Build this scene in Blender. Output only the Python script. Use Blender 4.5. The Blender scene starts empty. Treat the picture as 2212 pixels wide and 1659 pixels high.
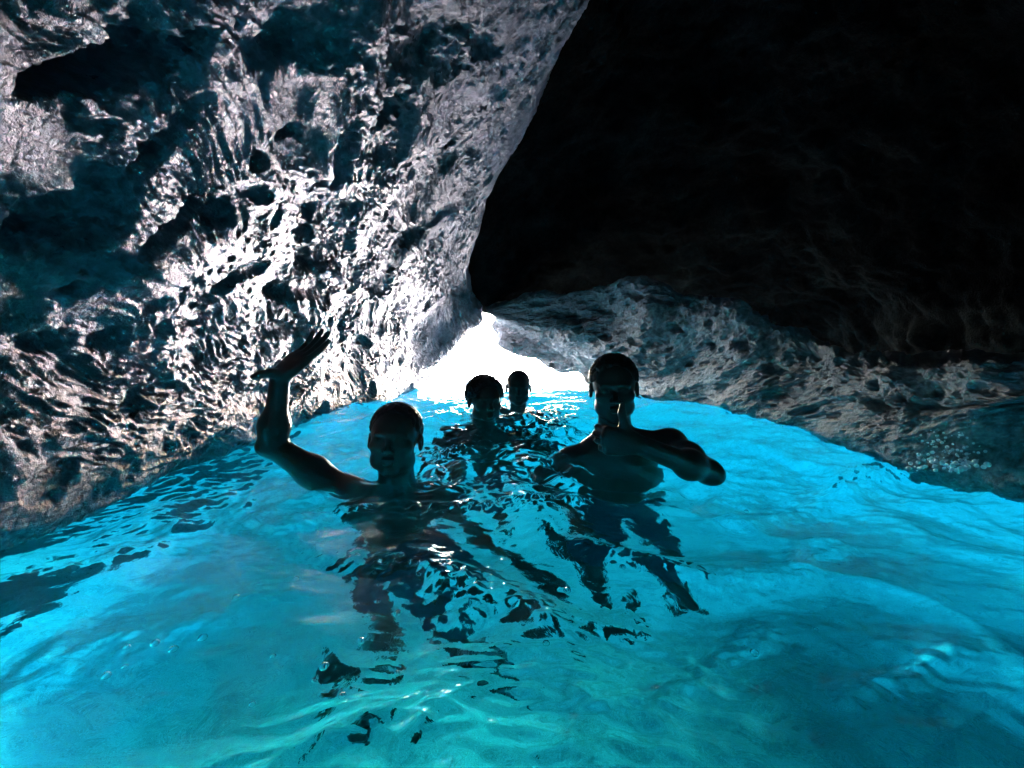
import bpy, math, random
import numpy as np
from mathutils import Vector, Matrix

sc = bpy.context.scene
COL = sc.collection
R = math.radians

# ------------------------------------------------------------------ camera, world, sun, exposure
F_PX = 928.0          # focal length in photo pixels at a width of 2212
CAM_H = 0.40
PITCH = math.atan(54.5 / F_PX)
cam_data = bpy.data.cameras.new('camera')
cam_data.sensor_width = 36.0
cam_data.lens = F_PX / 2212.0 * 36.0
cam_data.clip_start = 0.02
cam_data.clip_end = 2000.0
cam = bpy.data.objects.new('camera', cam_data)
cam.location = (0, 0, CAM_H)
cam.rotation_euler = (R(90) - PITCH, 0, 0)
COL.objects.link(cam)
sc.camera = cam

SUN_ELEV, SUN_AZ = R(27), R(9)       # azimuth from +Y, the sea side of the cave
world = bpy.data.worlds.new('World')
sc.world = world
world.use_nodes = True
wn = world.node_tree
for n in list(wn.nodes):
    wn.nodes.remove(n)
wo = wn.nodes.new('ShaderNodeOutputWorld')
bg = wn.nodes.new('ShaderNodeBackground')
sky = wn.nodes.new('ShaderNodeTexSky')
sky.sky_type = 'NISHITA'
sky.sun_disc = False
sky.sun_elevation = SUN_ELEV
sky.sun_rotation = SUN_AZ
sky.air_density = 1.0
sky.dust_density = 0.6
bg.inputs['Strength'].default_value = 0.15
wn.links.new(sky.outputs[0], bg.inputs['Color'])
wn.links.new(bg.outputs[0], wo.inputs['Surface'])

sun_data = bpy.data.lights.new('sun', 'SUN')
sun_data.energy = 5.0
sun_data.angle = R(0.5)
sun_data.color = (1.0, 0.97, 0.95)
sun = bpy.data.objects.new('sun', sun_data)
to_sun = Vector((math.sin(SUN_AZ) * math.cos(SUN_ELEV), math.cos(SUN_AZ) * math.cos(SUN_ELEV), math.sin(SUN_ELEV)))
sun.rotation_euler = to_sun.to_track_quat('Z', 'Y').to_euler()
sun.location = (0, 20, 12)
COL.objects.link(sun)

sc.view_settings.view_transform = 'Standard'
sc.view_settings.look = 'None'
sc.view_settings.exposure = 4.8
sc.view_settings.gamma = 1.0
cy = sc.cycles
cy.use_denoising = True
cy.max_bounces = 10
cy.diffuse_bounces = 4
cy.glossy_bounces = 4
cy.transmission_bounces = 8
cy.transparent_max_bounces = 8
cy.volume_bounces = 1
cy.caustics_refractive = True
cy.caustics_reflective = True
cy.blur_glossy = 0.6
cy.sample_clamp_indirect = 4.0

# ------------------------------------------------------------------ helpers
cp, sp_ = math.cos(PITCH), math.sin(PITCH)
def P(px, py, y):
    """world point at depth y (metres ahead of the viewer)"""
    a = (px - 1106.0) / F_PX
    b = (829.5 - py) / F_PX
    dy = cp + b * sp_
    dz = -sp_ + b * cp
    k = y / dy
    return (a * k, y, CAM_H + dz * k)

def to_px(p):
    """(n,3) -> photo pixel coordinates, used to look up where a surface feature lies"""
    x, y, z = p[..., 0], p[..., 1], p[..., 2] - CAM_H
    f = y * cp - z * sp_
    u = y * sp_ + z * cp
    f = np.where(f > 0.05, f, 0.05)
    return 1106 + F_PX * x / f, 829.5 - F_PX * u / f

def W(px, py, z=0.0):
    """point of the water plane"""
    a = (px - 1106.0) / F_PX
    b = (829.5 - py) / F_PX
    dy = cp + b * sp_
    dz = -sp_ + b * cp
    k = (z - CAM_H) / dz
    return a * k, dy * k

def _hash(i, j, k, s):
    h = (i.astype(np.int64) * 73856093) ^ (j.astype(np.int64) * 19349663) ^ (k.astype(np.int64) * 83492791) ^ (s * 2654435761)
    h = (h ^ (h >> 13)) * 1274126177
    h &= 0xffffffff
    h = (h ^ (h >> 15)) * 2246822519 & 0xffffffff
    h ^= h >> 16
    return h & 0xffffff

GR = np.random.RandomState(7).normal(size=(256, 3))
GR /= np.linalg.norm(GR, axis=1)[:, None]
def perlin(x, y, z, s=0):
    x, y, z = np.broadcast_arrays(x, y, z)
    xi, yi, zi = np.floor(x), np.floor(y), np.floor(z)
    xf, yf, zf = x - xi, y - yi, z - zi
    u, v, w = [t * t * t * (t * (t * 6 - 15) + 10) for t in (xf, yf, zf)]
    out = 0
    for dx in (0, 1):
        wx = u if dx else 1 - u
        for dy in (0, 1):
            wy = v if dy else 1 - v
            for dz in (0, 1):
                wz = w if dz else 1 - w
                g = GR[_hash(xi + dx, yi + dy, zi + dz, s) & 255]
                out = out + wx * wy * wz * (g[..., 0] * (xf - dx) + g[..., 1] * (yf - dy) + g[..., 2] * (zf - dz))
    return out * 1.6

def fbm(x, y, z, o=4, s=0, g=0.5):
    a, t = 1.0, 0
    for i in range(o):
        t = t + a * perlin(x, y, z, s + i)
        x, y, z = x * 2.03 + 3.1, y * 2.03 - 1.7, z * 2.03
        a *= g
    return t

def ridged(x, y, z, o=3, s=0, g=0.5):
    a, t = 1.0, 0
    for i in range(o):
        t = t + a * (1 - 2.2 * np.abs(perlin(x, y, z, s + i)))
        x, y, z = x * 2.03 + 3.1, y * 2.03 - 1.7, z * 2.03
        a *= g
    return t

def pits(x, y, s=0, prob=0.5, rmin=0.15, rmax=0.45):
    """round pits scattered on a surface: 0 outside, towards 1 at a pit's bottom"""
    xi, yi = np.floor(x), np.floor(y)
    out = np.zeros_like(x)
    z = np.zeros_like(xi)
    for dx in (-1, 0, 1):
        for dy in (-1, 0, 1):
            cx, cy_ = xi + dx, yi + dy
            h1 = _hash(cx, cy_, z, s) / 16777215.0
            h2 = _hash(cx, cy_, z + 1, s) / 16777215.0
            h3 = _hash(cx, cy_, z + 2, s) / 16777215.0
            h4 = _hash(cx, cy_, z + 3, s) / 16777215.0
            r = rmin + (rmax - rmin) * h3 ** 2
            d = np.hypot(x - cx - h1, y - cy_ - h2) / r
            v = np.clip(1 - d * d, 0, 1) ** 0.7 * (h4 < prob) * (r / rmax)
            out = np.maximum(out, v)
    return out

def smooth(e0, e1, x):
    t = np.clip((x - e0) / (e1 - e0), 0, 1)
    return t * t * (3 - 2 * t)

def tag(o, label=None, cat=None, group=None, kind=None):
    if label: o['label'] = label
    if cat: o['category'] = cat
    if group: o['group'] = group
    if kind: o['kind'] = kind
    return o

def mesh_obj(name, co, quads, mats, parent=None, mat_idx=None, smooth_shade=True):
    me = bpy.data.meshes.new(name)
    co = np.asarray(co, np.float32)
    quads = np.asarray(quads, np.int32)
    n = len(quads)
    k = quads.shape[1]
    me.vertices.add(len(co))
    me.vertices.foreach_set('co', co.ravel())
    me.loops.add(n * k)
    me.loops.foreach_set('vertex_index', quads.ravel())
    me.polygons.add(n)
    me.polygons.foreach_set('loop_start', np.arange(0, n * k, k, dtype=np.int32))
    me.polygons.foreach_set('loop_total', np.full(n, k, np.int32))
    if mat_idx is not None:
        me.polygons.foreach_set('material_index', np.asarray(mat_idx, np.int32))
    if smooth_shade:
        me.polygons.foreach_set('use_smooth', np.ones(n, bool))
    me.update(calc_edges=True)
    for m in (mats if isinstance(mats, (list, tuple)) else [mats]):
        me.materials.append(m)
    o = bpy.data.objects.new(name, me)
    COL.objects.link(o)
    if parent: o.parent = parent
    return o

def grid_quads(nu, nv, flip=False):
    i = np.arange(nu - 1)[:, None] * nv + np.arange(nv - 1)[None, :]
    q = np.stack([i, i + nv, i + nv + 1, i + 1], -1).reshape(-1, 4)
    return q[:, ::-1] if flip else q

def catmull(ctrl, t):
    """interpolate along axis 0 at parameters t in [0, n-1]"""
    n = len(ctrl)
    ext = np.concatenate([2 * ctrl[:1] - ctrl[1:2], ctrl, 2 * ctrl[-1:] - ctrl[-2:-1]])
    i = np.clip(np.floor(t).astype(int), 0, n - 2)
    f = (t - i).reshape((-1,) + (1,) * (ctrl.ndim - 1))
    p0, p1, p2, p3 = ext[i], ext[i + 1], ext[i + 2], ext[i + 3]
    return 0.5 * (2 * p1 + (p2 - p0) * f + (2 * p0 - 5 * p1 + 4 * p2 - p3) * f ** 2 + (3 * p1 - p0 - 3 * p2 + p3) * f ** 3)

def params(segs):
    t = [np.array([0.0])]
    for i, n in enumerate(segs):
        t.append(i + (np.arange(n) + 1) / n)
    return np.concatenate(t)

def patch(name, ctrl, cs, rs, disp, mat, flip=False):
    """ctrl[column][row] -> a rock sheet; disp(U, V, xyz) in metres along the inward normal"""
    ctrl = np.array(ctrl, float)
    tc, tr = params(cs), params(rs)
    s = catmull(ctrl, tc)
    s = catmull(s.transpose(1, 0, 2), tr).transpose(1, 0, 2)
    du = np.linalg.norm(np.diff(s, axis=0), axis=2)
    dv = np.linalg.norm(np.diff(s, axis=1), axis=2)
    U = np.concatenate([[0], np.cumsum(np.median(du, axis=1))])[:, None] + np.zeros(len(tr))[None]
    V = np.concatenate([[0], np.cumsum(np.median(dv, axis=0))])[None, :] + np.zeros(len(tc))[:, None]
    gu = np.gradient(s, axis=0); gv = np.gradient(s, axis=1)
    nrm = np.cross(gu, gv)
    nrm /= np.linalg.norm(nrm, axis=2)[..., None] + 1e-9
    if flip: nrm = -nrm
    d = disp(U, V, s)
    co = (s + nrm * d[..., None]).reshape(-1, 3)
    return mesh_obj(name, co, grid_quads(len(tc), len(tr), flip), mat)

# ------------------------------------------------------------------ materials
def new_mat(name):
    m = bpy.data.materials.new(name)
    m.use_nodes = True
    nt = m.node_tree
    for n in list(nt.nodes):
        nt.nodes.remove(n)
    out = nt.nodes.new('ShaderNodeOutputMaterial')
    return m, nt, out

def node(nt, t, **kw):
    n = nt.nodes.new(t)
    for k, v in kw.items():
        if k in n.inputs: n.inputs[k].default_value = v
        else: setattr(n, k, v)
    return n

def ramp(nt, src, stops):
    r = nt.nodes.new('ShaderNodeValToRGB')
    e = r.color_ramp.elements
    while len(e) < len(stops): e.new(0.5)
    for el, (p, c) in zip(e, stops):
        el.position = p
        el.color = (*c, 1) if len(c) == 3 else c
    nt.links.new(src, r.inputs[0])
    return r

def rock_mat(name, cols, rough=(0.27, 0.5), bump=1.0, spec=0.8, coat=0.8):
    m, nt, out = new_mat(name)
    b = node(nt, 'ShaderNodeBsdfPrincipled')
    tc = node(nt, 'ShaderNodeTexCoord')
    n1 = node(nt, 'ShaderNodeTexNoise', Scale=2.2, Detail=8.0, Roughness=0.65)
    n2 = node(nt, 'ShaderNodeTexNoise', Scale=34.0, Detail=6.0, Roughness=0.6)
    n3 = node(nt, 'ShaderNodeTexNoise', Scale=9.0, Detail=5.0, Roughness=0.6)
    for n in (n1, n2, n3): nt.links.new(tc.outputs['Object'], n.inputs['Vector'])
    r1 = ramp(nt, n1.outputs[0], [(0.32, cols[0]), (0.5, cols[1]), (0.66, cols[2])])
    r2 = ramp(nt, n2.outputs[0], [(0.35, (0.5, 0.5, 0.5)), (0.65, (1.0, 1.0, 1.0))])
    mx = node(nt, 'ShaderNodeMix', data_type='RGBA', blend_type='MULTIPLY')
    mx.inputs[0].default_value = 1.0
    nt.links.new(r1.outputs[0], mx.inputs[6]); nt.links.new(r2.outputs[0], mx.inputs[7])
    nt.links.new(mx.outputs[2], b.inputs['Base Color'])
    mr = node(nt, 'ShaderNodeMapRange')
    mr.inputs[1].default_value, mr.inputs[2].default_value = 0.35, 0.65
    mr.inputs[3].default_value, mr.inputs[4].default_value = rough
    nt.links.new(n3.outputs[0], mr.inputs[0]); nt.links.new(mr.outputs[0], b.inputs['Roughness'])
    b.inputs['Specular IOR Level'].default_value = spec
    b.inputs['Specular Tint'].default_value = (1.0, 0.86, 0.96, 1)
    b.inputs['Coat Tint'].default_value = (1.0, 0.86, 0.96, 1)
    b.inputs['Coat Weight'].default_value = coat
    b.inputs['Coat Roughness'].default_value = 0.25
    n4 = node(nt, 'ShaderNodeTexNoise', Scale=70.0, Detail=5.0, Roughness=0.6)
    nt.links.new(tc.outputs['Object'], n4.inputs['Vector'])
    bp = node(nt, 'ShaderNodeBump', Strength=bump, Distance=0.016)
    nt.links.new(n4.outputs[0], bp.inputs['Height'])
    nt.links.new(bp.outputs[0], b.inputs['Normal'])
    nt.links.new(bp.outputs[0], b.inputs['Coat Normal'])
    nt.links.new(b.outputs[0], out.inputs['Surface'])
    return m

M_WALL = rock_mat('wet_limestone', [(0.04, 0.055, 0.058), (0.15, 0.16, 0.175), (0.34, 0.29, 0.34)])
M_DARK = rock_mat('shade_dark_rock', [(0.004, 0.005, 0.005), (0.010, 0.011, 0.011), (0.020, 0.023, 0.022)], rough=(0.8, 1.0), spec=0.0, coat=0.0)  # dark rock; near-black colour without sheen also stands in for the roof's shade
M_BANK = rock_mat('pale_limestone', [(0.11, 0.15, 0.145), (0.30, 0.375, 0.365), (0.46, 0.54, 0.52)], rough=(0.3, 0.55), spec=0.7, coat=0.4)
M_OUT = rock_mat('brown_rock', [(0.022, 0.010, 0.007), (0.04, 0.018, 0.012), (0.06, 0.03, 0.02)], spec=.2, coat=0.0)
M_SAND = rock_mat('pale_sand', [(0.32, 0.32, 0.31), (0.54, 0.535, 0.51), (0.62, 0.61, 0.59)], rough=(0.8, 0.9), spec=0.1, coat=0.0, bump=0.2)

def water_mat(name):
    """clear rippled water; from the mouth outwards the sea is choppier, so its sheen is rougher"""
    m, nt, out = new_mat(name)
    tc = node(nt, 'ShaderNodeTexCoord')
    n = node(nt, 'ShaderNodeTexNoise', Scale=22.0, Detail=4.0, Roughness=0.5, Distortion=0.6)
    nt.links.new(tc.outputs['Object'], n.inputs['Vector'])
    bp = node(nt, 'ShaderNodeBump', Strength=0.22, Distance=0.01)
    nt.links.new(n.outputs[0], bp.inputs['Height'])
    sx = node(nt, 'ShaderNodeSeparateXYZ')
    nt.links.new(tc.outputs['Object'], sx.inputs[0])
    t = node(nt, 'ShaderNodeMapRange', interpolation_type='SMOOTHSTEP')
    t.inputs[1].default_value, t.inputs[2].default_value = 3.2, 4.9
    nt.links.new(sx.outputs['Y'], t.inputs[0])
    tt = node(nt, 'ShaderNodeMapRange', interpolation_type='SMOOTHSTEP')
    tt.inputs[1].default_value, tt.inputs[2].default_value = 5.4, 6.4
    nt.links.new(sx.outputs['Y'], tt.inputs[0])
    rg = node(nt, 'ShaderNodeMath', operation='MULTIPLY')
    nt.links.new(t.outputs[0], rg.inputs[0]); rg.inputs[1].default_value = 0.34
    rf_ = node(nt, 'ShaderNodeBsdfRefraction', IOR=1.333, Roughness=0.0)
    tr = node(nt, 'ShaderNodeBsdfTransparent')
    gl = node(nt, 'ShaderNodeBsdfGlossy')
    nt.links.new(rg.outputs[0], gl.inputs['Roughness'])
    fr = node(nt, 'ShaderNodeFresnel', IOR=1.333)
    for x_ in (rf_, gl, fr): nt.links.new(bp.outputs[0], x_.inputs['Normal'])
    m1 = node(nt, 'ShaderNodeMixShader'); m2 = node(nt, 'ShaderNodeMixShader')
    nt.links.new(tt.outputs[0], m1.inputs[0]); nt.links.new(rf_.outputs[0], m1.inputs[1]); nt.links.new(tr.outputs[0], m1.inputs[2])
    nt.links.new(fr.outputs[0], m2.inputs[0]); nt.links.new(m1.outputs[0], m2.inputs[1]); nt.links.new(gl.outputs[0], m2.inputs[2])
    nt.links.new(m2.outputs[0], out.inputs['Surface'])
    a = node(nt, 'ShaderNodeVolumeAbsorption', Density=0.5)
    a.inputs['Color'].default_value = (0.0, 0.874, 0.894, 1)
    s = node(nt, 'ShaderNodeVolumeScatter', Density=SCATTER)
    s.inputs['Color'].default_value = (0.1, 0.9, 1.0, 1)
    s.inputs['Anisotropy'].default_value = 0.5
    if SCATTER > 0:
        ad = node(nt, 'ShaderNodeAddShader')
        nt.links.new(a.outputs[0], ad.inputs[0]); nt.links.new(s.outputs[0], ad.inputs[1])
        nt.links.new(ad.outputs[0], out.inputs['Volume'])
    else:
        nt.links.new(a.outputs[0], out.inputs['Volume'])
    return m
SCATTER = 0.0
M_WATER = water_mat('sea_water')

def skin_mat(name, col, rough=0.35):
    m, nt, out = new_mat(name)
    b = node(nt, 'ShaderNodeBsdfPrincipled', Roughness=rough)
    tc = node(nt, 'ShaderNodeTexCoord')
    n = node(nt, 'ShaderNodeTexNoise', Scale=25.0, Detail=4.0)
    nt.links.new(tc.outputs['Object'], n.inputs['Vector'])
    r = ramp(nt, n.outputs[0], [(0.3, tuple(c * 0.8 for c in col)), (0.7, tuple(c * 1.15 for c in col))])
    nt.links.new(r.outputs[0], b.inputs['Base Color'])
    n2 = node(nt, 'ShaderNodeTexNoise', Scale=180.0, Detail=3.0)
    nt.links.new(tc.outputs['Object'], n2.inputs['Vector'])
    bp = node(nt, 'ShaderNodeBump', Strength=0.3, Distance=0.003)
    nt.links.new(n2.outputs[0], bp.inputs['Height']); nt.links.new(bp.outputs[0], b.inputs['Normal'])
    nt.links.new(b.outputs[0], out.inputs['Surface'])
    return m
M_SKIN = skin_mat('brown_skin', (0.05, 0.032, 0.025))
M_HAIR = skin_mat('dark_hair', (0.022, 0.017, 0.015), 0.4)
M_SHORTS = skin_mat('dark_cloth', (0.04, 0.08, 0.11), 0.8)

# ------------------------------------------------------------------ the cave
def local_pits(xyz, feats):
    """named hollows of the real wall: (px, py, rx, ry, tilt deg, depth m)"""
    qx, qy = to_px(xyz)
    ok = xyz[..., 1] > 0.35
    d = np.zeros(qx.shape)
    wob = 0.55 * fbm(xyz[..., 0] * 6, xyz[..., 1] * 6, xyz[..., 2] * 6, 4, 50, .65)
    for px, py, rx, ry, t, dep in feats:
        c, s = math.cos(R(t)), math.sin(R(t))
        a = ((qx - px) * c - (qy - py) * s) / rx
        b = ((qx - px) * s + (qy - py) * c) / ry
        r = np.sqrt(a * a + b * b) * (1 + wob)
        d = np.minimum(d, -dep * (1 - smooth(0.35, 1.2, r)) * (1 + .5 * wob) * ok) if dep > 0 else d - dep * np.exp(-r * r * 1.5) * ok
    return d

LEFT_HOLES = [
    (562, 352, 27, 24, 0, .16), (105, 455, 120, 60, 15, .2), (200, 140, 230, 42, 12, .35), (430, 90, 60, 30, 30, .12),
    (145, 610, 26, 20, 0, .10), (455, 458, 34, 26, 20, .14), (640, 300, 34, 12, 35, .09), (705, 402, 18, 15, 0, .08),
    (800, 608, 24, 22, 0, .10), (880, 505, 42, 20, 20, .10), (845, 235, 60, 30, 35, .14), (1055, 105, 34, 34, 30, .14),
    (690, 560, 60, 34, 20, .12), (690, 620, 80, 28, 10, .12), (615, 640, 30, 26, 0, .10), (715, 655, 18, 22, 0, .08),
    (920, 100, 90, 70, 30, .18), (640, 90, 90, 60, 60, .12), (690, 445, 60, 50, 60, .05), (945, 470, 70, 16, 22, .07),
    (870, 370, 60, 20, 20, .06), (990, 630, 26, 16, 0, .06), (520, 600, 50, 22, 15, .05), (230, 730, 60, 24, 15, .06),
    (90, 740, 60, 30, 15, .07), (560, 860, 70, 24, 12, .06), (742, 340, 24, 90, -6, .16), (738, 520, 34, 110, 4, .13), (725, 660, 26, 60, 4, .10), (1000, 250, 16, 90, -25, .06), (350, 470, 130, 22, 28, .08), (480, 620, 130, 22, 24, .07), (330, 300, 110, 22, 40, .07),
    (430, 700, 50, 16, 15, .05), (330, 840, 60, 18, 15, .05), (140, 900, 80, 18, 20, .05), (830, 330, 50, 36, 20, .07),
    (600, 715, 60, 20, 12, .07), (180, 380, 60, 40, 15, .06), (300, 640, 34, 20, 10, .05),
    (780, 70, 34, 130, -6, -.10), (300, 560, 160, 50, 20, -.06), (640, 400, 110, 70, 25, -.05), (870, 620, 90, 50, 20, -.06)]

def wall_disp(U, V, s, ang=0.25, k=1.0):
    c, n = math.cos(ang), math.sin(ang)
    a, b = U * c + V * n, -U * n + V * c
    warp = 0.10 * perlin(U * 3, V * 3, 0.5, 31)
    a2, b2 = a + warp, b + 0.5 * warp + 0.04 * perlin(U * 9, V * 9, 1.5, 33)
    d = 0.065 * fbm(a * 1.1, b * 1.6, 0.3, 3, 11)
    d = d + 0.011 * ridged(a2 * 2.6, b2 * 7, 0.0, 2, 13) * k
    patchy = smooth(-0.25, 0.35, perlin(a * 1.7, b * 2.3, 4.2, 15))
    d = d + k * (0.5 + 0.7 * patchy) * (0.0072 * ridged(a2 * 6, b2 * 26, 0.7, 2, 17) + 0.0055 * ridged(a2 * 17, b2 * 64, 0.2, 2, 19))
    d = d - 0.045 * pits(a2 * 3.4, b2 * 5.5, 3, 0.16, 0.12, 0.42)
    d = d - 0.022 * pits(a2 * 8, b2 * 12, 5, 0.28, 0.12, 0.42)
    d = d - 0.012 * pits(a2 * 19, b2 * 28, 6, 0.5, 0.14, 0.42)
    return d

# left wall: sections across the cave, (x, z) from the bottom up to the hanging ridge
secs = [
    (7.2, [(-5.0, -3.0), (-3.6, -1.0), (-2.9, 0.0), (-2.6, .6), (-2.5, 1.2), (-2.4, 2.2), (-2.0, 3.4), (-1.5, 4.2)]),
    (5.9, [(-4.0, -3.0), (-2.6, -.9), (-1.60, 0.0), (-1.30, .42), (-1.05, .80), (-.90, 1.3), (-.70, 2.2), (-.5, 3.2)]),
    (5.3, [(-3.5, -3.0), (-2.2, -.8), (-1.22, -.02), (-1.02, .24), (-.80, .47), (-.57, .70), (-.36, .93), (-.45, 1.25)]),
    (4.6, [(-3.4, -2.8), (-1.9, -.7), (-1.17, 0.0), (-1.04, .32), (-.90, .66), (-.70, 1.00), (-.47, 1.27), (-.6, 1.6)]),
    (3.4, [(-3.2, -2.6), (-1.75, -.35), (-1.12, 0.0), (-1.02, .42), (-.86, .86), (-.58, 1.34), (-.17, 1.77), (-.3, 2.15)]),
    (2.6, [(-3.0, -2.4), (-1.95, -.35), (-1.22, 0.0), (-1.10, .46), (-.90, .96), (-.54, 1.48), (.18, 2.02), (.05, 2.4)]),
    (2.0, [(-2.9, -2.3), (-2.05, -.38), (-1.22, 0.0), (-.99, .44), (-.72, .92), (-.36, 1.46), (.42, 2.16), (.3, 2.55)]),
    (1.3, [(-2.8, -2.2), (-2.05, -.42), (-1.17, 0.0), (-.93, .42), (-.66, .90), (-.30, 1.50), (.62, 2.3), (.5, 2.7)]),
    (0.4, [(-2.7, -2.2), (-1.9, -.6), (-1.10, 0.0), (-.90, .42), (-.66, .92), (-.30, 1.55), (.7, 2.4), (.6, 2.8)]),
    (-1.2, [(-2.6, -2.2), (-1.9, -.6), (-1.1, 0.0), (-.92, .45), (-.70, .98), (-.55, 1.75), (.7, 2.35), (.6, 2.8)]),
    (-3.2, [(-2.6, -2.2), (-1.2, -.6), (-.9, 0.0), (-.9, .60), (-.8, 1.2), (-.3, 1.8), (.7, 2.3), (.6, 2.6)])]
ctrl = [[(x, y, z) for x, z in pts] for y, pts in secs]
def left_disp(U, V, s):
    d = wall_disp(U, V, s, 0.30)
    d = d * (1 - 0.65 * smooth(5.0, 5.4, s[..., 1])) 
    return d + 0.45 * local_pits(s, LEFT_HOLES)
lw = patch('cave_wall', ctrl, [10, 50, 110, 170, 150, 150, 190, 160, 20, 12], [24, 60, 110, 120, 130, 150, 40], left_disp, M_WALL, flip=True)
tag(lw, 'wet pitted grey limestone wall leaning over the water on the left, with bright streaks', kind='structure')

# right bank: low pitted hump whose crest stands against the black roof
cols = [
    [P(1046, 655, 5.6), P(1050, 668, 5.3), P(1054, 672, 5.25), P(1060, 677, 5.22), P(1070, 684, 5.25), P(1068, 690, 5.6), P(1066, 700, 6.0), (0.2, 7.0, 1.6)],
    [P(1140, 655, 5.3), P(1140, 645, 4.95), P(1144, 660, 4.86), P(1150, 688, 4.82), P(1158, 711, 4.85), P(1120, 722, 5.4), P(1092, 738, 6.0), (0.5, 7.0, 1.6)],
    [P(1230, 645, 4.9), P(1230, 628, 4.45), P(1228, 652, 4.4), P(1222, 690, 4.42), P(1213, 719, 4.55), P(1175, 742, 5.2), P(1140, 764, 5.9), (0.9, 7.0, 1.4)],
    [P(1320, 640, 4.5), P(1320, 621, 4.05), P(1318, 650, 3.98), P(1305, 705, 4.05), P(1285, 750, 4.25), P(1240, 770, 5.0), P(1196, 786, 5.8), (1.4, 7.0, 1.2)],
    [P(1410, 640, 4.1), P(1410, 618, 3.6), P(1404, 660, 3.5), P(1385, 725, 3.65), P(1360, 770, 3.95), P(1300, 785, 4.8), P(1252, 795, 5.7), (1.9, 7.0, 1.0)],
    [P(1500, 665, 3.7), P(1500, 644, 3.2), P(1490, 690, 3.1), P(1455, 765, 3.3), P(1405, 822, 3.7), P(1345, 835, 4.5), P(1285, 842, 5.2), (2.3, 7.0, .3)],
    [P(1600, 690, 3.3), P(1600, 665, 2.8), P(1580, 720, 2.72), P(1540, 800, 2.95), P(1490, 872, 3.4), P(1460, 920, 3.9), P(1420, 930, 4.6), (2.6, 6.4, -.9)],
    [P(1720, 735, 2.9), P(1720, 712, 2.4), P(1700, 760, 2.3), P(1665, 830, 2.42), P(1625, 905, 2.75), (2.1, 3.1, -.25), (2.9, 3.6, -.8), (4.2, 5.0, -2.0)],
    [P(1850, 780, 2.5), P(1850, 760, 2.0), P(1830, 800, 1.9), P(1800, 870, 1.97), P(1762, 950, 2.2), (2.0, 2.4, -.25), (2.9, 2.7, -.8), (4.2, 3.4, -2.0)],
    [P(2000, 790, 2.1), P(2000, 775, 1.65), P(1990, 830, 1.54), P(1960, 900, 1.56), P(1932, 990, 1.72), (1.95, 1.8, -.25), (2.9, 1.9, -.8), (4.2, 2.0, -2.0)],
    [P(2260, 770, 1.7), P(2250, 770, 1.3), P(2245, 840, 1.2), P(2235, 930, 1.22), P(2220, 1048, 1.36), (1.95, 1.3, -.25), (2.9, 1.3, -.8), (4.2, 1.3, -2.0)],
    [(2.5, .8, .6), (2.2, .7, .5), (1.95, .7, .4), (1.8, .7, .2), (1.65, .7, 0), (1.95, .7, -.25), (2.9, .6, -.8), (4.2, .5, -2.0)],
    [(2.5, -.8, .6), (2.2, -.8, .5), (1.95, -.8, .4), (1.8, -.8, .2), (1.65, -.8, 0), (1.75, -.8, -.5), (2.3, -.8, -1.2), (3.4, -.8, -2.4)],
    [(2.2, -3.2, .8), (1.9, -3.2, .6), (1.6, -3.2, .4), (1.4, -3.2, .2), (1.3, -3.2, 0), (1.4, -3.2, -.5), (2.0, -3.2, -1.2), (3.2, -3.2, -2.4)]]
RIGHT_HOLES = [(1225, 688, 30, 15, -15, .12), (1165, 655, 22, 8, 10, .05), (1300, 672, 26, 9, -10, .06), (1190, 720, 26, 10, -15, .06),
               (1460, 710, 22, 12, -15, .06), (1530, 750, 18, 10, -10, .05), (1600, 745, 20, 9, -20, .05), (1660, 800, 24, 8, -20, .05),
               (1890, 875, 40, 14, -25, .06), (1990, 880, 50, 16, -15, .06), (1380, 640, 24, 9, -10, .06), (1440, 650, 26, 8, -10, .05)]
def right_disp(U, V, s):
    a, b = U, V + 0.25 * U
    d = 0.085 * fbm(a * 1.6, b * 2.0, 2.3, 4, 41)
    warp = 0.06 * perlin(U * 4, V * 4, 0.5, 31)
    a2, b2 = a + warp, b + 0.5 * warp
    d = d + 0.010 * ridged(a2 * 5, b2 * 11, 0.0, 2, 43) + 0.0055 * ridged(a2 * 18, b2 * 32, 0.7, 2, 47) + 0.003 * ridged(a2 * 40, b2 * 70, 0.7, 1, 49)
    d = d - 0.06 * pits(a2 * 4.5, b2 * 8, 23, 0.5, 0.12, 0.42)
    d = d - 0.028 * pits(a2 * 10, b2 * 18, 25, 0.6, 0.12, 0.42)
    d = d - 0.013 * pits(a2 * 24, b2 * 38, 27, 0.6, 0.14, 0.42)
    d = d * (0.25 + 0.75 * smooth(0.0, 0.9, U))
    return d + local_pits(s, RIGHT_HOLES)
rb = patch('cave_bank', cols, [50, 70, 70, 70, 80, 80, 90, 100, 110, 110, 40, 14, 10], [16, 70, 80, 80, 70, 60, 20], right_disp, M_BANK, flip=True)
tag(rb, 'low pitted limestone bank on the right, pale beside the cave mouth and teal lower down', kind='structure')

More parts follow.
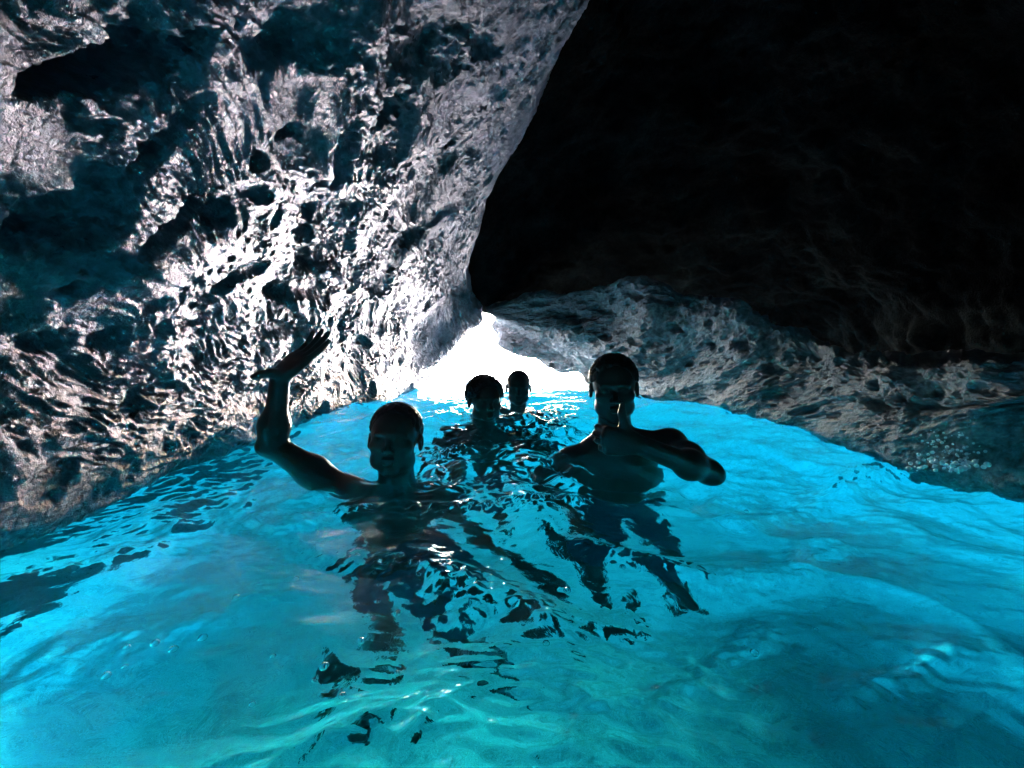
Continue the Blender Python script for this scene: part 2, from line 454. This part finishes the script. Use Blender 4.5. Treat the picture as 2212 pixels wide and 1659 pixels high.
# dark roof, its shade put into the rock colour: from the hanging ridge over to the right, closed at the front above the mouth and at the back
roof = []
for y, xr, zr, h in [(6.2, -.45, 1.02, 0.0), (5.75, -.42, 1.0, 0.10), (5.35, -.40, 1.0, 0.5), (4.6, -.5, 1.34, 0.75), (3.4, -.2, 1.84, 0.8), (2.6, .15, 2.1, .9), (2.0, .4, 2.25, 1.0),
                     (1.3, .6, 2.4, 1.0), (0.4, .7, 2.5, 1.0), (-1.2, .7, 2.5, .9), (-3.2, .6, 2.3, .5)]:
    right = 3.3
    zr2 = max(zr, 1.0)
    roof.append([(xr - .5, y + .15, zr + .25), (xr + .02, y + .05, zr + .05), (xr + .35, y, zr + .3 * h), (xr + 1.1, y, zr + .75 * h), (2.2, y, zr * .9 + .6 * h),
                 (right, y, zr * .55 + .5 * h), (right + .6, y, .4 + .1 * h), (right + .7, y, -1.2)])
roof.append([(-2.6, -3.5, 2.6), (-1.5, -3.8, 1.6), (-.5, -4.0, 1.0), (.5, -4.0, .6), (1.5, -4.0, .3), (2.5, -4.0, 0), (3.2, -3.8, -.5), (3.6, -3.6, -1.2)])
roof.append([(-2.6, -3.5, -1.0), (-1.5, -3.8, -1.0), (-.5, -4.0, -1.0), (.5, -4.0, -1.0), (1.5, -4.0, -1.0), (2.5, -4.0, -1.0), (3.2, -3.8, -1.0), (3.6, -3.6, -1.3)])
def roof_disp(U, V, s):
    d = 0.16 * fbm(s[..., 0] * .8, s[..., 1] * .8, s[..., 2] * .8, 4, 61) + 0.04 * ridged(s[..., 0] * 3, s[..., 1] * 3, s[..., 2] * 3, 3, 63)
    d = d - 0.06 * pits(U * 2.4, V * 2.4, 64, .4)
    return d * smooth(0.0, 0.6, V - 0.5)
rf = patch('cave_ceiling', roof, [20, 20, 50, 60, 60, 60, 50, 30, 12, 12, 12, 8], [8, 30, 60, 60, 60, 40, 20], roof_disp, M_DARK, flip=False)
tag(rf, 'dark cave roof filling the upper right, its shade put into the rock colour', kind='structure')

# brown shore rock outside, left of the mouth
def boulder(name, c, r, mat, seed, label, cat):
    nu, nv = 60, 40
    th = np.linspace(0, 2 * np.pi, nu)[:, None]; ph = np.linspace(0.001, np.pi - .001, nv)[None]
    d = np.stack([np.cos(th) * np.sin(ph), np.sin(th) * np.sin(ph), np.cos(ph) + 0 * th], -1)
    k = 1 + 0.30 * fbm(d[..., 0] * 1.6, d[..., 1] * 1.6, d[..., 2] * 1.6, 5, seed) 
    co = np.array(c) + d * k[..., None] * np.array(r)
    o = mesh_obj(name, co.reshape(-1, 3), grid_quads(nu, nv), mat)
    tag(o, label, cat)
    return o
boulder('shore_rock', (P(893, 838, 7.6)[0] - .15, 7.6, 0.0), (.36, .5, .34), M_OUT, 71, 'brown rock outside at the left foot of the bright cave mouth', 'rock')

# sandy sea floor
xs = np.concatenate([-np.geomspace(180, 8, 24), np.linspace(-7, 7, 90), np.geomspace(8, 180, 24)])
ys = np.concatenate([-np.geomspace(60, 6, 14), np.linspace(-5, 20, 150), np.geomspace(22, 260, 30)])
X, Y = np.meshgrid(xs, ys, indexing='ij')
Z = -3.9 + 0.9 * smooth(4, 11, Y) + 0.14 * fbm(X * .35, Y * .35, 0.1, 4, 81) + 0.03 * ridged(X * 1.2, Y * 2.2, 0.4, 2, 83) - 0.9 * smooth(20, 80, Y)
mesh_obj('seabed', np.stack([X, Y, Z], -1).reshape(-1, 3), grid_quads(len(xs), len(ys)), M_SAND)
tag(bpy.data.objects['seabed'], 'pale sand floor under the turquoise water', kind='structure')

# ------------------------------------------------------------------ water
SWIM = [(-0.41, 1.50, .10), (-0.14, 2.25, .10), (0.05, 3.2, .08), (0.36, 1.62, .14)]
def seg_dist(x, y, pts):
    best = np.full(x.shape, 9.0)
    for (x0, y0), (x1, y1) in zip(pts[:-1], pts[1:]):
        dx, dy = x1 - x0, y1 - y0
        t = np.clip(((x - x0) * dx + (y - y0) * dy) / (dx * dx + dy * dy), 0, 1)
        best = np.minimum(best, np.hypot(x - x0 - t * dx, y - y0 - t * dy))
    return best
CRESTS = [  # (photo trace on the water, half width m, height m, ripple m)
    ([(390, 1105), (450, 1085), (540, 1085), (640, 1110)], .045, .028, .004),
    ([(480, 1585), (620, 1565), (760, 1545), (900, 1500)], .022, .004, .006),
    ([(1290, 1470), (1400, 1475), (1460, 1420), (1560, 1340), (1650, 1280)], .022, .006, .006),
    ([(1820, 1040), (1900, 1005), (1990, 1000), (2110, 1000), (2200, 1045)], .06, .035, .010),
    ([(1830, 1420), (1960, 1380), (2080, 1330)], .02, .007, .004),
    ([(1280, 1160), (1420, 1180), (1540, 1210), (1700, 1190), (1800, 1130)], .04, .014, .005),
    ([(620, 1140), (760, 1180), (900, 1190), (1010, 1280)], .04, .010, .008),
    ([(720, 1090), (860, 1085), (1040, 1080), (1240, 1075)], .05, .012, .010),
    ([(960, 985), (1080, 960), (1230, 960)], .07, .015, .012),
    ([(1560, 960), (1700, 985), (1850, 1010)], .06, .02, .004),
    ([(1600, 1090), (1750, 1060), (1830, 1040)], .05, .02, .004),
    ([(120, 1350), (400, 1300), (640, 1240)], .05, .012, .003),
    ([(1000, 1240), (1200, 1300), (1350, 1290)], .05, .012, .004),
    ([(30, 1230), (180, 1190), (330, 1140)], .04, .012, .006)]
CR_W = [([W(*p) for p in t], w, h, r) for t, w, h, r in CRESTS]
def water_h(x, y):
    near = 1 - smooth(9, 25, y)
    h = -0.045 + 0.105 * smooth(1.15, 2.5, y) - 0.05 * smooth(3.0, 5.0, y)
    h = h + 0.050 * perlin(x * .9 + 2.3, y * .7, 0.3, 91)
    wx = x + 0.12 * perlin(x * 1.7, y * 1.7, 3.3, 92)
    wy = y + 0.12 * perlin(x * 1.7, y * 1.7, 7.3, 93)
    h = h + 0.030 * (ridged(wx * 1.3 + .4, wy * 1.9 + wx * .5, 0.9, 1, 94) - .4)
    mid = smooth(1.0, 1.6, y) * (1 - smooth(4.5, 7, y))
    h = h + (0.011 + 0.012 * mid) * perlin(wx * 4.2, wy * 5.5, 1.9, 95)
    amp = 0.25 + 0.9 * mid + 0.5 * smooth(.1, .5, perlin(x * 1.3, y * 1.3, 9.1, 96))
    h = h + amp * (0.0065 * ridged(wx * 8, wy * 13, 0.4, 2, 97) + 0.0030 * perlin(wx * 26, wy * 34, 0.8, 98))
    for sx, sy, r0 in SWIM:
        r = np.hypot(x - sx, y - sy)
        h = h + 0.010 * np.sin((r - r0) * 52 + 2 * perlin(x * 5, y * 5, 0.2, 99)) * np.exp(-((r - r0 - .08) / .20) ** 2) * smooth(-.5, .3, perlin(x * 4, y * 4, 5.5, 100))
        h = h + 0.012 * np.exp(-(r / .2) ** 2)
    fine = perlin(x * 30, y * 30, 2.2, 101) + .6 * ridged(x * 44, y * 44, 2.2, 1, 102)
    for pts, w, hh, rp in CR_W:
        d = seg_dist(x, y, pts) * (1 + .5 * perlin(x * 8, y * 8, 6.6, 103))
        g = np.exp(-(d / w) ** 2)
        h = h + g * (hh + rp * fine * 1.2)
    return h * near + (1 - near) * 0.0

def axis(dense, lo, hi, n, gl, gh, ng):
    a = np.linspace(lo, hi, n)
    return np.concatenate([lo - np.geomspace(gl, .05, ng), a, hi + np.geomspace(.05, gh, ng)])
xs = np.concatenate([-1.6 - np.geomspace(180, .02, 70), np.linspace(-1.6, 2.0, 480), 2.0 + np.geomspace(.02, 180, 70)])
ya = [0.25]
while ya[-1] < 7.2:
    ya.append(ya[-1] + max(0.004, 0.0035 * ya[-1] + 0.0))
ys = np.concatenate([0.25 - np.geomspace(60, .01, 50), np.array(ya), ya[-1] + np.geomspace(.03, 250, 80)])
X, Y = np.meshgrid(xs, ys, indexing='ij')
Z = water_h(X, Y)
nx, ny = X.shape
top = np.stack([X, Y, Z], -1).reshape(-1, 3)
q = grid_quads(nx, ny)
# closed body: skirt of four side strips and a floor under the sand
BOT = -8.0
idx = np.arange(nx * ny).reshape(nx, ny)
ring = np.concatenate([idx[:, 0], idx[-1, 1:], idx[-2::-1, -1], idx[0, -2:0:-1]])
low = top[ring].copy(); low[:, 2] = BOT
nl = len(ring)
base = len(top)
a = np.arange(nl); b = (a + 1) % nl
side = np.stack([ring[a], base + a, base + b, ring[b]], -1)
cen = base + nl
verts = np.concatenate([top, low, [[0, 100, BOT]]])
fan = np.stack([base + b, base + a, np.full(nl, cen), np.full(nl, cen)], -1)
me_q = np.concatenate([q, side])
water = mesh_obj('water', verts[:cen + 1], me_q, M_WATER)
import bmesh
bm = bmesh.new(); bm.from_mesh(water.data)
bm.verts.ensure_lookup_table()
bm.faces.new([bm.verts[base + i] for i in range(nl)][::-1])
bm.verts.remove(bm.verts[cen])
bmesh.ops.recalc_face_normals(bm, faces=bm.faces)
bm.to_mesh(water.data); bm.free()
tag(water, 'clear turquoise sea water with ripples and small crests', kind='structure')

# ------------------------------------------------------------------ people: smooth implicit bodies
def smin(a, b, k):
    h = np.clip(0.5 + 0.5 * (b - a) / k, 0, 1)
    return b * (1 - h) + a * h - k * h * (1 - h)

class Field:
    def __init__(s, lo, hi, h):
        s.h = h
        s.lo = np.array(lo, float)
        s.n = np.ceil((np.array(hi) - s.lo) / h).astype(int) + 1
        s.F = np.full(s.n, 0.2, np.float32)
    def _box(s, lo, hi):
        i0 = np.clip(np.floor((np.array(lo) - s.lo) / s.h).astype(int), 0, s.n - 1)
        i1 = np.clip(np.ceil((np.array(hi) - s.lo) / s.h).astype(int) + 1, 1, s.n)
        if np.any(i1 <= i0): return None, None
        ax = [s.lo[d] + s.h * np.arange(i0[d], i1[d]) for d in range(3)]
        G = np.stack(np.meshgrid(*ax, indexing='ij'), -1)
        return tuple(slice(i0[d], i1[d]) for d in range(3)), G
    def _put(s, sl, d, k, op):
        if op == 'add': s.F[sl] = smin(s.F[sl], d, k)
        elif op == 'sub': s.F[sl] = -smin(-s.F[sl], d, k)
        elif op == 'cut': s.F[sl] = np.maximum(s.F[sl], -d)
    def cap(s, a, b, ra, rb, k=.02, op='add'):
        a, b = np.array(a, float), np.array(b, float)
        m = max(ra, rb) + k + 3 * s.h + .01
        sl, G = s._box(np.minimum(a, b) - m, np.maximum(a, b) + m)
        if sl is None: return
        ba = b - a
        t = np.clip(((G - a) @ ba) / max(ba @ ba, 1e-9), 0, 1)
        d = np.linalg.norm(G - a - t[..., None] * ba, axis=-1) - (ra + (rb - ra) * t)
        s._put(sl, d, k, op)
    def ell(s, c, r, rot=None, k=.02, op='add', noise=None):
        c, r = np.array(c, float), np.array(r, float)
        m = r.max() + k + 3 * s.h + .015
        sl, G = s._box(c - m, c + m)
        if sl is None: return
        q = G - c
        if rot is not None: q = q @ rot
        k0 = np.linalg.norm(q / r, axis=-1); k1 = np.linalg.norm(q / (r * r), axis=-1) + 1e-9
        d = k0 * (k0 - 1) / k1
        if noise: d = d - noise[0] * ridged(q[..., 0] * noise[1], q[..., 1] * noise[1], q[..., 2] * noise[1], 2, 120)
        s._put(sl, d, k, op)
    def mesh(s):
        F = s.F
        ins = F < 0
        c = np.zeros(tuple(s.n - 1), np.int8)
        for dx in (0, 1):
            for dy in (0, 1):
                for dz in (0, 1):
                    c += ins[dx:s.n[0] - 1 + dx, dy:s.n[1] - 1 + dy, dz:s.n[2] - 1 + dz]
        act = (c > 0) & (c < 8)
        I = np.argwhere(act)
        ids = np.full(act.shape, -1, np.int64)
        ids[act] = np.arange(len(I))
        acc = np.zeros((len(I), 3)); cnt = np.zeros(len(I))
        cor = [(0,0,0),(1,0,0),(0,1,0),(1,1,0),(0,0,1),(1,0,1),(0,1,1),(1,1,1)]
        vals = [F[I[:,0]+x, I[:,1]+y, I[:,2]+z].astype(float) for x, y, z in cor]
        for i in range(8):
            for j in range(i + 1, 8):
                if sum(abs(cor[i][d] - cor[j][d]) for d in range(3)) != 1: continue
                m = (vals[i] < 0) != (vals[j] < 0)
                t = vals[i] / (vals[i] - vals[j] + 1e-12)
                p = np.array(cor[i])[None] + t[:, None] * (np.array(cor[j]) - np.array(cor[i]))[None]
                acc[m] += p[m]; cnt[m] += 1
        co = s.lo + s.h * (I + acc / cnt[:, None])
        quads = []
        for ax in range(3):
            o1, o2 = [(1, 2), (2, 0), (0, 1)][ax]
            sl0 = [slice(None)] * 3; sl1 = [slice(None)] * 3
            sl0[ax] = slice(0, -1); sl1[ax] = slice(1, None)
            A, B = ins[tuple(sl0)], ins[tuple(sl1)]
            for flip, mask in ((0, A & ~B), (1, ~A & B)):
                E = np.argwhere(mask)
                E = E[(E[:, o1] > 0) & (E[:, o2] > 0) & (E[:, o1] < s.n[o1] - 1) & (E[:, o2] < s.n[o2] - 1)]
                e1 = np.zeros(3, int); e1[o1] = 1; e2 = np.zeros(3, int); e2[o2] = 1
                g = [ids[tuple((E - a_).T)] for a_ in (e1 + e2, e2, np.zeros(3, int), e1)]
                qd = np.stack(g, -1)
                quads.append(qd[:, ::-1] if flip else qd)
        return co, np.concatenate(quads)

def V3(*a): return np.array(a, float)
def unit(v): v = np.array(v, float); return v / np.linalg.norm(v)
def rotm(yaw, pitch, roll):
    return np.array(Matrix.Rotation(R(yaw), 3, 'Z') @ Matrix.Rotation(R(pitch), 3, 'X') @ Matrix.Rotation(R(roll), 3, 'Y'))

def head(f, c, s, Rm):
    T = lambda *v: c + s * (Rm @ (np.array(v, float) * V3(1.13, 1, 1)))
    e = lambda p, r, k=.02, op='add': f.ell(T(*p), np.array(r) * s * V3(1.13, 1, 1), Rm, k * s, op)
    e((0, .018, .04), (.074, .094, .088))
    e((0, -.028, -.02), (.060, .064, .088), .03)
    e((0, -.030, .03), (.063, .062, .075), .02)
    e((0, -.062, -.098), (.026, .022, .020), .03)
    for sx in (-1, 1):
        e((sx * .045, -.015, -.068), (.020, .045, .026), .03)
        e((sx * .042, -.064, -.018), (.022, .022, .020), .02)
    e((0, -.084, .022), (.050, .014, .010), .015)
    for sx in (-1, 1):
        e((sx * .032, -.100, .004), (.019, .016, .013), .012, 'sub')
        e((sx * .031, -.078, .004), (.0135, .0135, .0125), .003)
    f.cap(T(0, -.086, .012), T(0, -.112, -.030), .008 * s, .012 * s, .010 * s)
    for sx in (-1, 1): e((sx * .012, -.100, -.034), (.009, .010, .008), .006)
    e((0, -.092, -.061), (.022, .009, .0065), .006)
    e((0, -.089, -.073), (.019, .009, .007), .006)
    e((0, -.104, -.0665), (.022, .008, .0018), .002, 'sub')
    for sx in (-1, 1):
        e((sx * .079, .014, -.002), (.009, .020, .031), .008)
        e((sx * .086, .006, .000), (.006, .011, .018), .004, 'sub')

def hand(f, w, fd, n, side, curls, thumb, s=1.0, fa=None):
    """w wrist, fd metacarpal direction, n palm normal, side towards the thumb; curls: per finger three bends in degrees"""
    fd = unit(fd); n = unit(n - fd * np.dot(n, fd)); side = unit(side - fd * np.dot(side, fd) - n * np.dot(side, n))
    L = [(.045, .026, .022), (.048, .030, .024), (.045, .028, .023), (.036, .021, .020)]
    for i in range(4):
        off = (1.5 - i) * .0205
        base = w + side * off * .55 + fd * .008
        kn = w + side * off + fd * ((.090, .093, .088, .080)[i]) * s
        f.cap(base, kn, .016 * s, .0125 * s, .014)
        d = unit(fd + side * (.10 * (1.5 - i) if fa is None else fa[i]))
        p = kn; ang = 0
        r = .0098 * s
        for j in range(3):
            ang += R(curls[i][j])
            v = math.cos(ang) * d + math.sin(ang) * n
            q_ = p + v * L[i][j] * s
            f.cap(p, q_, r, r * .92, .004)
            p = q_; r *= .92
    f.ell(w + fd * .045 * s + n * .006, (.040 * s, .040 * s, .018 * s), np.stack([fd, side, n], 1), .015)
    p = w + side * .022 + fd * .018 + n * .006
    r = .016 * s
    for (dv, ln) in thumb:
        dv = unit(dv); q_ = p + dv * ln * s
        f.cap(p, q_, r, r * .84, .008)
        p = q_; r *= .84

def torso(f, nb, sl, sr, pel, lean=V3(0, 0, 0)):
    """nb neck base, sl/sr shoulders, pel pelvis centre"""
    mid = (sl + sr) / 2
    ax = unit(sr - sl)
    up = unit(mid - pel)
    ax = unit(ax - up * np.dot(ax, up)); fw = np.cross(up, ax); Rm = np.stack([ax, fw, up], 1)
    H = np.linalg.norm(mid - pel)
    for sgn, sh in ((-1, sl), (1, sr)):
        f.cap(nb + ax * sgn * .03, sh - ax * sgn * .01, .045, .048, .05)      # trapezius and deltoid
        f.ell(sh, (.056, .056, .060), Rm, .04)
    f.ell(mid - up * H * .22, (.165, .105, .17), Rm, .05)
    f.ell(mid - up * H * .55, (.135, .095, .16), Rm, .05)
    f.ell(pel, (.150, .105, .12), Rm, .05)
    for sgn in (-1, 1):
        f.ell(mid - up * H * .18 + ax * sgn * .075 - fw * .075 * np.sign(-1), (.07, .03, .055), Rm, .03)

def arm(f, sh, el, wr, s=1.0):
    f.cap(sh, el, .052 * s, .036 * s, .03)
    m = sh * .5 + el * .5
    f.ell(m, (.050 * s,) * 3, None, .03)
    f.cap(el, wr, .036 * s, .027 * s, .02)
    f.ell(el + unit(el - (sh + wr) / 2) * .030, (.019 * s,) * 3, None, .03)
    m = el * .72 + wr * .28
    f.ell(m, (.046 * s,) * 3, None, .03)

def leg(f, hip, kn, an, toe):
    f.cap(hip, kn, .085, .052, .04)
    f.cap(kn, an, .052, .034, .03)
    f.ell(kn * .7 + an * .3, (.058,) * 3, None, .03)
    f.cap(an, toe, .034, .022, .02)

def person(label, group, pose, hair):
    c = pose['c']; s = pose['s']; Rm = rotm(*pose['rot'])
    lo = np.array(pose['lo']); hi = np.array(pose['hi'])
    f = Field(lo, hi, pose.get('h', .0048))
    nb, sl, sr, pel = pose['nb'], pose['sl'], pose['sr'], pose['pel']
    torso(f, nb, sl, sr, pel)
    f.cap(nb - V3(0, 0, .02), c + s * (Rm @ V3(0, .028, -.06)), .058 * pose.get('neck', 1.14), .052 * pose.get('neck', 1.14), .03)
    for a_ in pose['arms']: arm(f, *a_)
    for h_ in pose['hands']: hand(f, **h_)
    for l_ in pose['legs']: leg(f, *l_)
    head(f, c, s, Rm)
    co, qd = f.mesh()
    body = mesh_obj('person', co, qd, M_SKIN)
    sm = body.modifiers.new('smooth', 'SMOOTH'); sm.factor = .5; sm.iterations = 2
    tag(body, label, 'person', group)
    # hair: a cap over the skull, cut to a hairline
    g = Field(c - .16, c + .17, .0042)
    T = lambda *v: c + s * (Rm @ (np.array(v, float) * V3(1.13, 1, 1)))
    th, nz = hair['thick'], hair['noise']
    g.ell(T(0, .020, .046), V3(1.13, 1, 1) * np.array((.074 + th, .094 + th, .086 + th)) * s, Rm, .01, 'add', noise=nz)
    g.ell(T(0, -.085, -.03 + hair.get('line', 0)), V3(1.13, 1, 1) * np.array((.070, .065, .105)) * s, Rm, .004, 'sub', noise=(.007, 34))
    g.ell(T(0, -.01, -.088), np.array((.15, .15, .145)) * s, Rm, .004, 'sub')
    for sx in (-1, 1): g.ell(T(sx * .085, .005, -.005), np.array((.022, .024, .034)) * s, Rm, .003, 'sub')
    co, qd = g.mesh()
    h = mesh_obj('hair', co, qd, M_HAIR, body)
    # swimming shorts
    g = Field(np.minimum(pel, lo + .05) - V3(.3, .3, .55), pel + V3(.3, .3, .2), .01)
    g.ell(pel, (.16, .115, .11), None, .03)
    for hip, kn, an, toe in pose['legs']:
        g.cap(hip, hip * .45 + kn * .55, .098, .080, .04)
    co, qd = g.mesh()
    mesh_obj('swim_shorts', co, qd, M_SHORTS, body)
    return body

# front left swimmer with one arm raised
c = V3(*P(853, 953, 1.50)); nb = c + V3(-.005, .05, -.235)
sl = V3(*P(758, 1072, 1.46)); sr = V3(*P(948, 1150, 1.60))
pel = (sl + sr) / 2 + V3(.02, .05, -.50)
e1 = V3(*P(588, 962, 1.42)); w1 = V3(*P(606, 812, 1.40))
hl, hr = pel + V3(-.09, 0, -.06), pel + V3(.09, 0, -.06)
fd = unit(V3(.74, .05, .64))
nn = V3(-.42, -.78, .48)
sd = np.cross(fd, unit(nn - fd * np.dot(nn, fd)))
e2 = sr + V3(.14, -.06, -.24); w2 = e2 + V3(.17, -.10, -.14)
person('man at the front left treading water with one bent arm raised to the rock', 'swimmers in the cave', dict(
    c=c, s=1.0, rot=(4, -10, 3), nb=nb, sl=sl, sr=sr, pel=pel, neck=1.18,
    arms=[(sl, e1, w1, 1.08), (sr, e2, w2)],
    hands=[dict(w=w1, fd=fd, n=nn, side=sd, s=1.1, fa=(.07, .02, -.03, -.08), curls=[(0, 5, 5), (2, 6, 6), (4, 8, 6), (6, 8, 8)], thumb=[((-.6, -.3, .15), .034), ((-.8, -.1, -.10), .030), ((-.7, 0, -.25), .022)]),
           dict(w=w2, fd=unit(w2 - e2), n=V3(0, 0, -1), side=V3(-.6, -1, 0), curls=[(8, 10, 8)] * 4, thumb=[((0, -1, -.2), .04), ((.5, -.8, -.2), .034), ((.7, -.6, -.2), .028)])],
    legs=[(hl, hl + V3(-.06, -.08, -.41), hl + V3(-.05, .10, -.78), hl + V3(-.06, .06, -.94)), (hr, hr + V3(.14, -.16, -.36), hr + V3(.26, .10, -.64), hr + V3(.34, .04, -.78))],
    lo=(-1.05, .75, -1.75), hi=(.25, 2.35, .78)),
    dict(thick=.005, noise=(.0045, 50), line=.022))

# front right swimmer, thumb up before the chin
c = V3(*P(1326, 842, 1.62)); nb = c + V3(.02, .05, -.19)
sr = V3(*P(1448, 962, 1.64)); sl = V3(*P(1232, 1000, 1.70))
pel = nb + V3(.0, .12, -.54)
e1 = V3(*P(1530, 1019, 1.38)); w1 = V3(*P(1372, 958, 1.24))
hl, hr = pel + V3(-.09, 0, -.06), pel + V3(.09, 0, -.06)
fd = unit(V3(-.93, -.12, .12)); nn = V3(.0, 1.0, .0)
e2 = sl + V3(-.10, .05, -.27); w2 = e2 + V3(.05, -.14, -.2)
person('man at the front right giving a thumbs up before his chin', 'swimmers in the cave', dict(
    c=c, s=.97, rot=(-10, 2, -2), nb=nb, sl=sl, sr=sr, pel=pel,
    arms=[(sr, e1, w1, 1.08), (sl, e2, w2)],
    hands=[dict(w=w1, fd=fd, n=nn, side=V3(.05, 0, 1), curls=[(70, 85, 50), (72, 88, 50), (74, 90, 50), (78, 90, 50)], fa=(0, 0, 0, 0),
                thumb=[((-.45, -.15, .75), .036), ((-.22, -.1, 1), .034), ((.02, -.08, 1), .026)]),
           dict(w=w2, fd=unit(w2 - e2), n=V3(0, 0, -1), side=V3(1, -.3, 0), curls=[(8, 10, 8)] * 4, thumb=[((.8, -1, -.2), .04), ((.5, -.8, -.2), .034), ((.3, -.6, -.2), .028)])],
    legs=[(hl, hl + V3(.0, -.16, -.40), hl + V3(.06, .14, -.70), hl + V3(.06, .12, -.88)), (hr, hr + V3(.10, -.16, -.40), hr + V3(.12, .2, -.66), hr + V3(.14, .2, -.84))],
    lo=(-.25, 1.05, -1.85), hi=(.95, 2.3, .62)),
    dict(thick=.007, noise=(.005, 45), line=.02))

def floater(label, px, py, y, s, rot, hair, yawb=0):
    c = V3(*P(px, py, y)); nb = c + V3(0, .04, -.245)
    sl, sr = nb + V3(-.18, .02, -.08), nb + V3(.18, .02, -.08)
    pel = nb + V3(0, .10, -.52)
    hl, hr = pel + V3(-.09, 0, -.06), pel + V3(.09, 0, -.06)
    ea, eb = sl + V3(-.10, -.05, -.27), sr + V3(.10, -.05, -.27)
    wa, wb = ea + V3(-.02, -.22, .04), eb + V3(.02, -.22, .04)
    person(label, 'swimmers in the cave', dict(
        c=c, s=s, rot=rot, nb=nb, sl=sl, sr=sr, pel=pel, arms=[(sl, ea, wa), (sr, eb, wb)],
        hands=[dict(w=wa, fd=unit(wa - ea), n=V3(0, 0, -1), side=V3(1, 0, 0), curls=[(8, 10, 8)] * 4, thumb=[((.8, -1, 0), .04), ((.4, -1, 0), .034), ((.2, -1, 0), .028)]),
               dict(w=wb, fd=unit(wb - eb), n=V3(0, 0, -1), side=V3(-1, 0, 0), curls=[(8, 10, 8)] * 4, thumb=[((-.8, -1, 0), .04), ((-.4, -1, 0), .034), ((-.2, -1, 0), .028)])],
        legs=[(hl, hl + V3(-.08, -.12, -.40), hl + V3(-.08, .2, -.7), hl + V3(-.08, .2, -.88)), (hr, hr + V3(.08, -.12, -.40), hr + V3(.1, .2, -.7), hr + V3(.1, .2, -.88))],
        lo=c + V3(-.58, -.6, -1.9), hi=c + V3(.58, .7, .2), h=.0055), hair)
floater('man with tousled short hair up to his chin in water, in the middle', 1048, 868, 2.28, .95, (22, 0, 0), dict(thick=.012, noise=(.012, 34), line=.012))
floater('close cropped man farthest back, before the bright cave mouth', 1120, 839, 3.2, 1.02, (0, 4, 0), dict(thick=.001, noise=(.0006, 80), line=.035))

# ------------------------------------------------------------------ bubbles on the near water, drops of a splash
def blob(name, c, r, mat, seg=14, sq=1.0):
    th = np.linspace(0, 2 * np.pi, seg + 1)[:, None]; ph = np.linspace(0.02, np.pi - .02, seg // 2 + 1)[None]
    d = np.stack([np.cos(th) * np.sin(ph), np.sin(th) * np.sin(ph), (np.cos(ph) + 0 * th) * sq], -1)
    return (np.array(c) + d * r).reshape(-1, 3), grid_quads(seg + 1, seg // 2 + 1)
m, nt, out = new_mat('bubble_film')
g = node(nt, 'ShaderNodeBsdfGlass', IOR=1.15, Roughness=0.0)
nt.links.new(g.outputs[0], out.inputs['Surface'])
M_BUB = m
m, nt, out = new_mat('splash_water')
g = node(nt, 'ShaderNodeBsdfPrincipled', Roughness=0.08, IOR=1.333)
g.inputs['Base Color'].default_value = (0.85, 0.93, 0.95, 1)
g.inputs['Transmission Weight'].default_value = 0.2
nt.links.new(g.outputs[0], out.inputs['Surface'])
M_SPL = m
BUB = [(590, 1418), (800, 1333), (905, 1215), (858, 1455), (677, 1470), (740, 1503), (438, 1378), (375, 1403), (335, 1390), (275, 1398), (905, 1242),
       (960, 1220), (1000, 1345), (935, 1360), (545, 1522), (1225, 1275), (1345, 1225), (1612, 1105), (1950, 1785), (1630, 1410), (1762, 1360), (1495, 1090),
       (815, 1300), (780, 1385), (860, 1325), (700, 1440), (270, 1440), (510, 1290), (230, 1460), (1180, 1390), (1010, 1310), (640, 1250)]
rnd = random.Random(4)
bco, bq = blob('bubble', (0, 0, 0), 1.0, M_BUB)
src = None
for px, py in BUB:
    if py > 1659: continue
    x, y = W(px, py)
    for _ in range(3):
        z = float(water_h(np.array([x]), np.array([y]))[0]); x, y = W(px, py, z)
    if src is None:
        o = mesh_obj('bubble', bco, bq, M_BUB); src = o
    else:
        o = src.copy(); COL.objects.link(o)
    r = rnd.uniform(.0035, .0075)
    o.location = (x, y, z); o.scale = (r, r, r * .8)
    tag(o, 'small round air bubble floating on the turquoise water', 'bubble', 'air bubbles on the water')

co, qs, base_i = [], [], 0
for i in range(170):
    t = rnd.random()
    px = 1990 + 130 * rnd.random() + 30 * rnd.gauss(0, 1) * (1 - t); py = 1010 - 80 * t * t + rnd.gauss(0, 6)
    x, y, z = P(px, py, 1.38 + rnd.uniform(-.06, .06))
    c_, q_ = blob('', (x, y, z), rnd.uniform(.002, .009) * (1.1 - t * .7), None, 10)
    co.append(c_); qs.append(q_ + base_i); base_i += len(c_)
tag(mesh_obj('splash', np.concatenate(co), np.concatenate(qs), M_SPL), 'splash drops thrown up against the right bank', kind='stuff')
